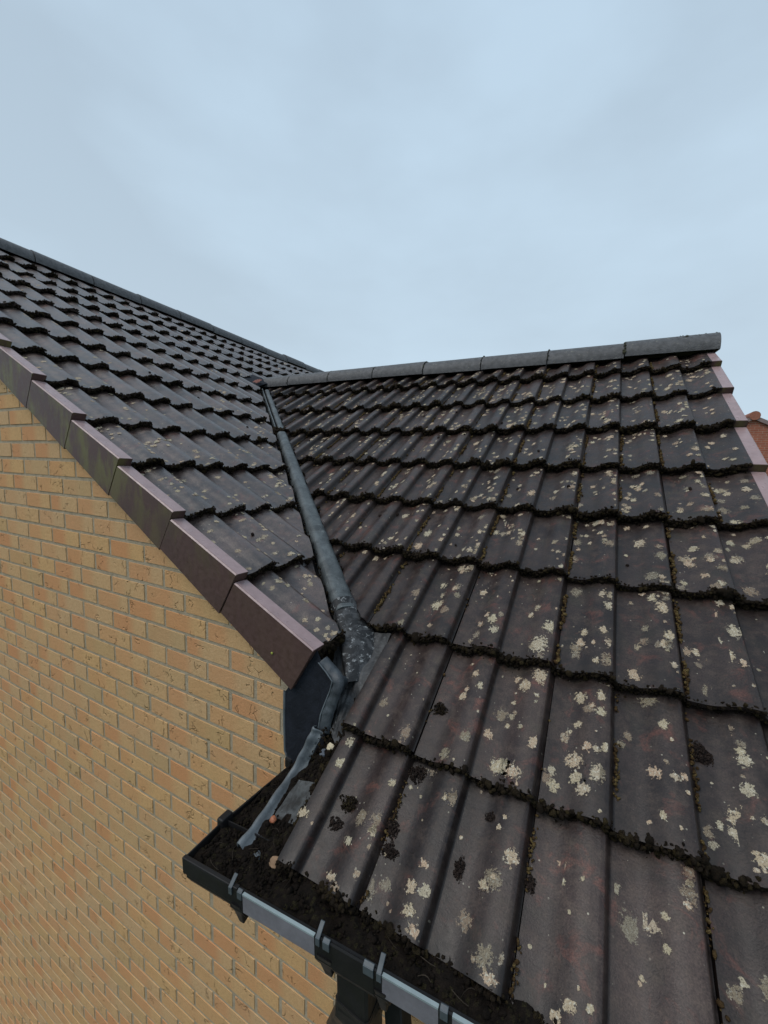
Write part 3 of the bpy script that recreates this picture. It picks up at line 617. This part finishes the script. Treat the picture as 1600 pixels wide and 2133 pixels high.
strip = ribbon([(-.863, .252, .130), (-.872, .245, .105), (-.892, .232, .052), (-.910, .200, -.002), (-.900, .120, -.014), (-.896, .055, -.030), (-.897, .004, -.040)],
               [(.075, .003), (.055, .004), (.036, .003), (.0205, .003), (.012, .006), (.007, .013), (.002, .019), (-.003, .021), (-.007, .018), (-.008, .011), (-.007, .004)], LEADG, 'lead_strip', wfac=lambda t: float(np.interp(t, [0, .35, .5, .6, .7, .8, .9, 1], [.02, .05, .5, 1.0, .95, .35, .45, .75])), wob=.0015)
tag(strip, 'loose pale grey lead strip with a rolled edge lying over the gutter debris', 'lead flashing')

# --- gutter
G0 = Vector((-.980, -.072, -.030)); G1 = Vector((-.335, -.050, .000)); gd = (G1 - G0).normalized(); GL = 1.335
gy = Vector((0, 0, 1)).cross(gd).normalized(); gz = gd.cross(gy)
def GP(t, y, z): return G0 + gd * t + gy * y + gz * z
PROF = [(.004, .0), (-.001, .001), (-.003, -.002), (-.003, -.044), (.006, -.062), (.026, -.074), (.078, -.074), (.098, -.064), (.108, -.046), (.108, .004)]
def sweep(name, t0, t1, prof, mat, par, thick=.0025, capend=None):
    b = MB(); b.grid([[GP(t0, y, z) for y, z in prof], [GP((t0 + t1) / 2, y, z) for y, z in prof], [GP(t1, y, z) for y, z in prof]])
    for e_ in (capend or []): i = b.add([GP(t0 if e_ == 0 else t1, y, z) for y, z in prof]); b.face(range(i, i + len(prof)))
    o = b.build(name, mat); md = o.modifiers.new('solid', 'SOLIDIFY'); md.thickness = thick; md.offset = 1; return own(o, par)
gut = sweep('gutter', 0.002, GL, PROF, BLACKP, house)
gut['label'] = 'black plastic eaves gutter full of dirt'
def grow(pr, d):
    c = (.052, -.036); return [(c[0] + (y - c[0]) * (1 + d / .055), c[1] + (z - c[1]) * (1 + d / .036)) for y, z in pr]
for a, c_ in ((.175, .352), (.492, .592), (.615, .80), (.82, 1.0), (1.02, GL)):      # sun-bleached outer face of the runs
    b = MB(); b.box(GP(a, -.0075, -.040), gd * (c_ - a), gy * .0035, gz * .038); own(b.build('gutter_face', GREYP), gut)
    b = MB(); b.box(GP(a, -.0080, -.0015), gd * (c_ - a), gy * .006, gz * .0035); own(b.build('gutter_lip', LIPP, None), gut)
# black end piece: rounded stop end and box end back to the wall
b = MB()
for (o_, ax, ay, az) in ((GP(-.004, -.006, -.036), gd * .004, gy * .116, gz * .039),):
    b.box(o_, ax, ay, az)
b.box(GP(-.006, -.0065, -.034), gd * .165, gy * .004, gz * .037); b.box(GP(-.006, -.0065, .001), gd * .165, gy * .010, gz * .0035)
own(b.build('stop_end', BLACKP, None, bevel=.002), gut)
Q0 = GP(0, .110, .003)
b = MB(); b.box(Q0 + Vector((-.002, 0, -.045)), (.006, 0, 0), (0, YW - Q0.y - .002, -.018), (0, 0, .045)); own(b.build('box_end', BLACKP, None, bevel=.002))
b = MB(); b.box(Q0 + Vector((-.010, -.020, -.030)), (.02, 0, 0), (0, .034, 0), (0, 0, .042)); own(b.build('joint_clip', BLACKP, None, bevel=.004), gut)
b = MB(); b.box((-1.008, YW - .030, -.064), (.03, 0, 0), (0, .028, 0), (0, 0, .038)); own(b.build('end_knob', BLACKP, None, bevel=.008), gut)
# fascia, soffit
b = MB(); b.box((-.975, .040, -.110), (1.30, 0, 0), (0, .018, 0), (0, 0, .070)); own(b.build('fascia', BLACKP))
b = MB(); b.box((-.975, .040, -.116), (1.30, 0, 0), (0, YW - .042, 0), (0, 0, .005)); own(b.build('soffit', BLACKP))
# brackets and their clips
def bracket(t, wdt, tail, leaf, name='gutter_bracket'):
    o = sweep(name, t, t + wdt, grow(PROF[2:9], .004), BLACKP, gut, .004)
    b = MB(); i = b.add([GP(t + .004, -.010, -.030), GP(t + wdt - .002, -.010, -.030), GP(t + wdt * .75, .004, -.074 - tail), GP(t + wdt * .35, .004, -.074 - tail), GP(t + .004, .020, -.05), GP(t + wdt - .002, .020, -.05), GP(t + wdt * .75, .018, -.070 - tail), GP(t + wdt * .35, .018, -.070 - tail)])
    for q in ((0, 3, 2, 1), (4, 5, 6, 7), (0, 4, 7, 3), (1, 2, 6, 5), (3, 7, 6, 2), (0, 1, 5, 4)): b.face([i + k for k in q])
    own(b.build('bracket_tail', BLACKP, None, bevel=.002), o)
    for (dt, w_, hh, lean) in leaf:
        b = MB(); b.box(GP(t + dt, -.010, -.012), gd * w_, gy * .003, gz * .016); b.box(GP(t + dt, -.009, .0035), gd * w_, gy * (hh * lean) + gz * (hh * .75), gy * .0025 - gz * .001)
        own(b.build('clip', CLIPM, None, bevel=.0008), o)
    return o
bracket(.138, .034, .012, [(.000, .009, .019, .9), (.024, .012, .005, .9)])
bracket(.352, .040, .010, [(.004, .009, .020, .9), (.020, .014, .005, .9)])
bracket(.472, .030, .012, [(-.016, .020, .006, .9), (.010, .009, .021, .9)])
bracket(.592, .024, .008, [(.003, .013, .006, .9)])
bracket(.800, .024, .008, [(.003, .013, .006, .9)])
bracket(1.000, .024, .008, [(.003, .013, .006, .9)])
un = sweep('gutter_union', .392, .476, grow(PROF[1:], .005), BLACKP, gut, .003)
# outlet and downpipe
dp = empty('downpipe', GP(.41, .05, -.09)); bpy.context.view_layer.update(); own(dp); dp['label'] = 'black square downpipe below the gutter outlet'
def tubebox(name, pts, hw, par, mat=BLACKP):
    b = MB(); P = []
    for k, p in enumerate(pts):
        p = Vector(p); d = (Vector(pts[min(k + 1, len(pts) - 1)]) - Vector(pts[max(k - 1, 0)])).normalized(); sx = Vector((0, 1, 0)).cross(d).normalized() if abs(d.y) < .9 else Vector((1, 0, 0)); sy = d.cross(sx).normalized()
        P.append([p + sx * (hw * a) + sy * (hw * c) for a, c in ((-.85, -1), (.85, -1), (1, -.85), (1, .85), (.85, 1), (-.85, 1), (-1, .85), (-1, -.85))])
    b.grid(P, closed=True); i = b.add(P[0]); b.face(range(i, i + 8)); i = b.add(P[-1]); b.face(range(i + 7, i - 1, -1))
    o = b.build(name, mat); o.parent = par; o.matrix_parent_inverse = dp.matrix_world.inverted(); return o
bpy.context.view_layer.update()
tubebox('outlet', [GP(.422, .040, -.07), GP(.422, .040, -.150)], .034, dp)
tubebox('offset_bend', [GP(.422, .040, -.13), GP(.415, .045, -.175), GP(.34, .12, -.36), GP(.338, .125, -.42)], .036, dp)
tubebox('pipe', [GP(.338, .20, -.36), GP(.338, .20, -5.1)], .033, dp)
tubebox('pipe_collar', [GP(.338, .125, -.40), GP(.338, .20, -.47)], .040, dp)
tubebox('wall_bracket', [GP(.46, .12, -.11), GP(.47, .10, -.20), GP(.485, .08, -.25)], .020, dp)

# ------------------------------------------------------------------ gutter debris (uncountable dirt)
def lipz(X): return -.030 + (X + .98) * .0465
def zdeb(X, Y):
    t = min(max((X + .985) / .20, 0), 1); a = -.040 + (Y * ta - .034 + .040) * t ** 1.35
    fr_ = lipz(X) - .010 if Y < .02 else -1
    dip = .010 * math.exp(-((X + .825) / .035) ** 2 - ((Y - .115) / .035) ** 2)
    return max(a - dip, fr_, -.052)
def nz(x, y): return .0028 * math.sin(x * 71 + 3 * math.sin(y * 43)) + .0022 * math.sin(y * 97 + 2 * math.sin(x * 61)) + .0016 * math.sin((x + y) * 190)
b = MB(); step = .007; nxg = int(1.30 / step); nyg = int(.352 / step); idx = {}
for i in range(nxg + 1):
    for j in range(nyg + 1):
        X = -.978 + i * step; Y = -.066 + j * step + (X + .98) * .034
        if X > -.755 and Y > .055: continue
        idx[i, j] = b.add([(X, Y, zdeb(X, Y) + nz(X, Y) + rng.normal(0, .0012))])
for (i, j) in list(idx):
    if (i + 1, j) in idx and (i, j + 1) in idx and (i + 1, j + 1) in idx: b.face((idx[i, j], idx[i + 1, j], idx[i + 1, j + 1], idx[i, j + 1]), c=(rng.random(), 0, 0))
deb = b.build('gutter_debris', DEBRIS, None, smooth=True); tag(deb, 'dark mossy dirt and leaf mould filling the gutter and eaves corner', 'debris', kind='stuff')
SPTH = [(np.interp(q, [0, .05, .1, .15, .2, .24], [-.894, -.895, -.899, -.905, -.908, -.885]), q) for q in np.linspace(0, .24, 25)]
pts, rad = [], []
for _ in range(3600):
    if rng.random() < .55: X, Y = rng.uniform(-.972, -.77), rng.uniform(-.058, .27)
    else: X = rng.uniform(-.97, .30); Y = rng.uniform(-.058, .03) + (X + .98) * .034
    if min((X - a) ** 2 + (Y - b_) ** 2 for a, b_ in SPTH) < .017 ** 2: continue
    if abs(X + .825) < .032 and abs(Y - .115) < .032: continue
    pts.append((X, Y, zdeb(X, Y) + rng.uniform(-.002, .002))); rad.append(rng.uniform(.0012, .0042) if rng.random() < .96 else .007)
for _ in range(60):   # mulch piled in the crook between tiles and strip
    X, Y = rng.uniform(-.84, -.77), rng.uniform(.12, .26); pts.append((X, Y, zdeb(X, Y) + .002)); rad.append(rng.uniform(.003, .008))
o2 = clumps('debris_lumps', pts, rad, DEBRIS)
b = MB()   # twigs and stalks
for _ in range(60):
    X = rng.uniform(-.96, .1); Y = rng.uniform(-.05, .015) + (X + .98) * .034
    if rng.random() < .5: X, Y = rng.uniform(-.96, -.79), rng.uniform(-.05, .2)
    a = rng.uniform(0, 6.28); L_ = rng.uniform(.01, .035); p = Vector((X, Y, zdeb(X, Y) + .006)); pp = [p + Vector((math.cos(a + .5 * k / 4) * L_ * k / 4, math.sin(a + .5 * k / 4) * L_ * k / 4, .004 * math.sin(k) * .8)) for k in range(5)]
    b.grid([[q + Vector((0, .0007 * math.cos(t), .0007 * math.sin(t))) for t in (0, 2.1, 4.2)] for q in pp], closed=True)
o3 = b.build('twigs', mat_simple('twig', (.055, .042, .030), .8, .3, .5, 40)); o2.parent = deb; o3.parent = deb; o2.name = 'debris_lump'

# ------------------------------------------------------------------ moss on drip edges and joints
pts, rad = [], []
def okA(x, t, mg=.045):
    if t < .61: return x > XL + .002
    return (Vector((x, t * math.cos(TA), 0)) - valley(0)).dot(vn) > mg
def okB(x, t, mg=.045):
    y = YV + x; X = VX - t * math.cos(TB); return y > YT or (Vector((X, y, 0)) - valley(0)).dot(vn) < -mg
def moss_band(fr, row, x0, x1, ok):
    x = x0
    while x < x1:
        t = fr.rows[row]; dist = float(np.linalg.norm(np.asarray(fr.P(x, t, 0)) - np.array(CAMP)))
        k = min(max(dist / 1.4, 1.0), 1.6); st = .0042 * k
        if ok(x, t):
            thick = min(max(.62 + .38 * math.sin(x * 6.1 + row * 2.3) + .28 * math.sin(x * 19 + row * 1.7) + .25 * math.sin(x * 47 + row), .42), 1.35)
            if fr is B: thick *= .60
            n = fr.surf(x, t, row); m_ = int(round((3.6 if k < 1.6 else 2.6) * (.55 + thick * .6)))
            for _ in range(m_):
                q = rng.random(); r_ = rng.uniform(.0028, .0052) * (k ** .8) * (.85 + .35 * thick)
                if rng.random() < .06: r_ *= 1.7
                pts.append(fr.P(x + rng.normal(0, .003), t + rng.uniform(-.008, .002) * (.5 + thick) + .004 * q, n + .003 * thick - q * .030)); rad.append(r_)
            if rng.random() < .35 * thick: pts.append(fr.P(x, t + rng.uniform(.0, .014) * thick, n + .0005)); rad.append(rng.uniform(.0018, .0042) * k ** .5)
            if rng.random() < .35 * thick and row: pts.append(fr.P(x, t - rng.uniform(.004, .024) * thick, n - .029)); rad.append(rng.uniform(.002, .0045) * k ** .5)
        x += st
for row in range(0, 9): moss_band(A, row, -3.1, .262, okA)
for row in range(0, 13): moss_band(B, row, .052, 6.5, okB)
moss = clumps('moss', pts, rad, MOSS); tag(moss, 'dark brown and olive moss lining the lower edges of the tiles', 'moss', kind='stuff')
pts, rad = [], []
for row in range(0, 9):
    for j in range(-12, 1):
        for half in (0, 1):
            xj = (j + half * .5) * WT
            pr = (.75 if half == 0 else .10) if row > 1 else (.45 if half == 0 else .05)
            if rng.random() > pr: 
                if half: continue
                dens = .12
            else: dens = rng.uniform(.6, 1.6)
            t = SA[row] + .01; lo = rng.uniform(0, .45); 
            while t < SA[row + 1] - .02:
                l = (t - SA[row]) / (SA[row + 1] - SA[row])
                if okA(xj, t) and rng.random() < dens * (1.2 - l * lo * 2) * (.55 + .6 * math.sin(t * 31 + j * 5)):
                    n = A.surf(xj + .004, t, row); pts.append(A.P(xj + rng.normal(.001, .0028), t, n + rng.uniform(.0, .007))); rad.append(rng.uniform(.0022, .0058) * (1.0 if row > 1 else .8))
                t += .0028
for row in range(3, 13):
    for j in range(0, 12):
        if rng.random() < .3:
            xj = B.x0 + j * WT; t = SB[row] + .01
            while t < SB[row + 1] - .05:
                if okB(xj, t) and rng.random() < .25: pts.append(B.P(xj + .002, t, B.surf(xj + .004, t, row) + .002)); rad.append(rng.uniform(.003, .006))
                t += .008
mj = clumps('joint_moss', pts, rad, MOSSJ, moss)
# moss along the cut edges of the valley and around its foot
pts, rad = [], []
for y in np.arange(.50, 2.25, .006):
    for sgn in (-1, 1):
        if rng.random() < .5: p = valley(y) + vn * (sgn * rng.uniform(.040, .052)) + Vector((0, 0, -.012 + .012 * rng.random())); pts.append(p[:]); rad.append(rng.uniform(.003, .007))
for _ in range(120): p = valley(rng.uniform(1.55, 1.60)) + vn * rng.uniform(-.05, .03) + Vector((0, 0, rng.uniform(-.01, .02))); pts.append(p[:]); rad.append(rng.uniform(.005, .012))
for _ in range(260):   # under the lowest corner of the cross roof
    x = rng.uniform(.03, .19); pts.append(B.P(x, rng.uniform(-.012, .004), -.012 - rng.uniform(0, .035))); rad.append(rng.uniform(.003, .008))
for _ in range(120): pts.append(A.P(rng.uniform(-.845, -.79), rng.uniform(.20, .36), -.028)); rad.append(rng.uniform(.0015, .004))
for _ in range(140): t = rng.uniform(.05, .5); pts.append(A.P(XL - rng.uniform(.002, .016), t, -.022 - rng.uniform(0, .015))); rad.append(rng.uniform(.004, .008))
clumps('valley_moss', pts, rad, MOSS, moss)
clumps('ridge_moss', RPT, RRD, mat_moss('moss_grey', (.035, .036, .026), (.06, .06, .045), (.085, .085, .05)), moss)

# ------------------------------------------------------------------ loose things on the tiles
def lump(name, p, rx, ry, rz, mat, seed, rough=.25, up=(0, -math.sin(TA), math.cos(TA)), sub=4):
    bm = bmesh.new(); bmesh.ops.create_icosphere(bm, subdivisions=sub, radius=1.0); g_ = np.random.default_rng(seed); a = g_.normal(size=(6, 3)); ph = g_.uniform(0, 6, 6)
    for v_ in bm.verts:
        c = np.array(v_.co[:]); d = 1 + rough * (math.sin(a[0] @ c * 1.6 + ph[0]) * .6 + math.sin(a[1] @ c * 3 + ph[1]) * .4 + math.sin(a[2] @ c * 7 + ph[2]) * .28 + math.sin(a[3] @ c * 13 + ph[3]) * .18) + g_.normal(0, rough * .12)
        v_.co = Vector((c[0] * d * rx, c[1] * d * ry, max(c[2], -.35) * d * rz))
    me = bpy.data.meshes.new(name); bm.to_mesh(me); bm.free(); me.materials.append(mat); me.polygons.foreach_set('use_smooth', [True] * len(me.polygons))
    o = bpy.data.objects.new(name, me); COL.objects.link(o); o.location = Vector(p)
    o.rotation_euler = Vector(up).to_track_quat('Z', 'Y').to_euler(); return o
def mossy(name, p, a, c, h, mat, seed):
    g_ = np.random.default_rng(seed); P_, R_ = [], []
    ax_, ay_, az_ = np.array([1, 0, 0.]), A.es, A.en
    for _ in range(int(60 + 3.2e5 * a * c)):
        th = g_.uniform(0, 6.283); q = math.sqrt(g_.random()) * (1 + .22 * math.sin(3 * th + seed) + .15 * math.sin(5 * th))
        P_.append(np.array(p) + ax_ * (a * q * math.cos(th)) + ay_ * (c * q * math.sin(th)) + az_ * (h * max(0, 1 - q * q) * g_.uniform(.2, 1))); R_.append(g_.uniform(.0013, .0036) * (1.1 - .4 * min(q, 1)))
    o = clumps(name, P_, R_, mat, sub=1); c0 = Vector(p)
    o.data.transform(Matrix.Translation(-c0)); o.location = c0; return o
def onA(x, t, lift=.004): return A.P(x, t, A.surf(x, t, A.row(t)) + lift)
for k, (x, t, a, c, h, lab) in enumerate([
    (-.554, .425, .020, .017, .012, 'largest dark moss clump, lying mid-slope beside a tile joint near the valley foot'),
    (.014, .503, .026, .022, .010, 'broad dark moss clump on a joint near the right edge of the photo'),
    (-.415, .131, .010, .020, .005, 'long narrow dark clump on the lowest tile course'),
    (-.282, .160, .009, .013, .005, 'black leaf-shaped clump at a joint on the lowest tile course'),
    (-.690, .150, .026, .018, .009, 'olive topped moss clump near the left edge of the lowest tiles'),
    (-.700, .105, .017, .013, .007, 'dark flat clump just below the olive topped clump'),
    (-.560, .105, .019, .014, .007, 'dark clump on the joint of the second tile from the roof edge'),
    (-.575, .145, .018, .022, .007, 'soft dark clump filling the joint above two others on the lowest course'),
    (-.375, .238, .012, .009, .006, 'small dark clump just under the moss line of the lowest course'),
    (-.560, .262, .022, .020, .009, 'dark clump hanging below the moss line at the second tile joint')]):
    o = mossy('moss_clump', onA(x, t, .001), a, c, h * 1.1, MOSS if k in (4, 0) else CLUMP, 40 + k); tag(o, lab, 'moss clump', 'fallen moss clumps on the tiles')
for k in range(34):
    if k < 22:
        while True:
            x, t = rng.uniform(-2.0, .25), rng.uniform(.7, 2.4)
            if okA(x, t, .1): break
        p, up = onA(x, t, .002), (0, -math.sin(TA), math.cos(TA))
    else:
        while True:
            x, t = rng.uniform(.15, 1.6), rng.uniform(.3, 2.2)
            if okB(x, t, .1): break
        p, up = B.P(x, t, B.surf(x, t, B.row(t)) + .002), (math.sin(TB), 0, math.cos(TB))
    s_ = rng.uniform(.0035, .0075); o = lump('moss_crumb', p, s_, s_ * rng.uniform(.8, 1.5), s_ * .8, CLUMP, 90 + k, .2, up, 3)
    if k < 22: tag(o, 'small black moss crumb lying on the right-hand tiled slope', 'moss crumb', 'tiny moss crumbs on the right-hand slope')
    else: tag(o, 'small black moss crumb lying on the left-hand slope above the brick gable', 'moss crumb', 'tiny moss crumbs on the left-hand slope')
pc = patch('lead_tongue', (-.872, .085, -.012), (-.800, .075, .010), (-.786, .150, .066), (-.858, .160, .040), mat_lead('lead_tongue_grey', (.075, .08, .082), (.022, .022, .022), (.17, .18, .185), (.40, .62), 30, (.6, .75), .6, .35), par=strip, amp=.002, n=16)
pc.matrix_parent_inverse = Matrix()
o = lump('stone_chip', (-.800, .214, .118), .011, .009, .006, mat_simple('cream_stone', (.55, .47, .33), .9, .2, .2, 90), 5, .35, sub=3); tag(o, 'cream stone chip lying in the debris beside the tile edge', 'stone')
b = MB(); i = b.add([Vector((-.832, .222, .088)) + Vector(q) for q in ((0, -.012, 0), (.016, -.014, .004), (.024, .0, .008), (.014, .010, .008), (-.004, .006, .002))]); b.face(range(i, i + 5)); o = b.build('slate_chip', mat_simple('slate', (.13, .15, .18), .5, .5)); md = o.modifiers.new('s', 'SOLIDIFY'); md.thickness = .004; tag(o, 'angular blue grey slate chip beside the cream stone', 'slate chip')
o = lump('snail_shell', (-.858, .067, .004), .008, .008, .006, mat_simple('orange_shell', (.34, .12, .06), .5, .4, .3, 120), 8, .15, sub=3); tag(o, 'orange brown curled shell on the lead strip by the gutter', 'shell')
o = lump('dead_leaf', (-.792, .000, -.012), .012, .009, .003, mat_simple('tan_leaf', (.24, .15, .09), .8, .3, .3, 90), 11, .4, sub=3); tag(o, 'tan scrap of dead leaf at the lowest tile corner', 'leaf')

# ------------------------------------------------------------------ neighbouring house
NX, NY, NZ = 4.44, 17.0, 3.22; HWd = 3.6; nt_ = math.tan(math.radians(27))
nb = empty('neighbour_house', (NX, NY, -5.2)); bpy.context.view_layer.update(); ninv = nb.matrix_world.inverted(); tag(nb, 'red brick house with a pale verge seen beyond the right edge of the roof', 'house')
def ownn(o, p=nb): o.parent = p; o.matrix_parent_inverse = p.matrix_world.inverted() if p is nb else Matrix(); return o
FB = mat_brickfar(); b = MB(); zE = NZ - HWd * nt_
i = b.add([(NX - HWd, NY, -5.2), (NX + HWd, NY, -5.2), (NX + HWd, NY, zE), (NX, NY, NZ), (NX - HWd, NY, zE)]); b.face(range(i, i + 5))
b.quad((NX + HWd, NY, -5.2), (NX + HWd, NY + 9, -5.2), (NX + HWd, NY + 9, zE), (NX + HWd, NY, zE)); b.quad((NX - HWd, NY + 9, -5.2), (NX - HWd, NY, -5.2), (NX - HWd, NY, zE), (NX - HWd, NY + 9, zE)); ownn(b.build('wall', FB))
RT = mat_simple('brown_roof', (.13, .075, .06), .8, .3, .25, 3); VP = mat_simple('pale_verge', (.23, .17, .16), .6, .4, .1)
b = MB()
for sg in (-1, 1):
    x1, z1 = NX + sg * (HWd + .3), zE - .3 * nt_
    b.box((NX, NY - .06, NZ + .02), (x1 - NX, 0, z1 - NZ), (0, 9.2, 0), (0, 0, .07))
ownn(b.build('roof', RT))
for sg in (-1, 1):
    b = MB(); x1, z1 = NX + sg * (HWd + .3), zE - .3 * nt_; b.box((NX, NY - .085, NZ - .05), (x1 - NX, 0, z1 - NZ), (0, .025, 0), (0, 0, .13)); ownn(b.build('verge', VP))
b = MB(); P = [[(NX + .15 * math.cos(t), yy, NZ + .07 + .15 * math.sin(t)) for t in np.linspace(0, 2 * math.pi, 17)[:-1]] for yy in (NY - .11, NY + 9.2)]; b.grid(P, closed=True); i = b.add(P[0]); b.face(range(i, i + 16)); ownn(b.build('ridge', mat_simple('ridge_red', (.30, .12, .08), .8, .3, .15)))
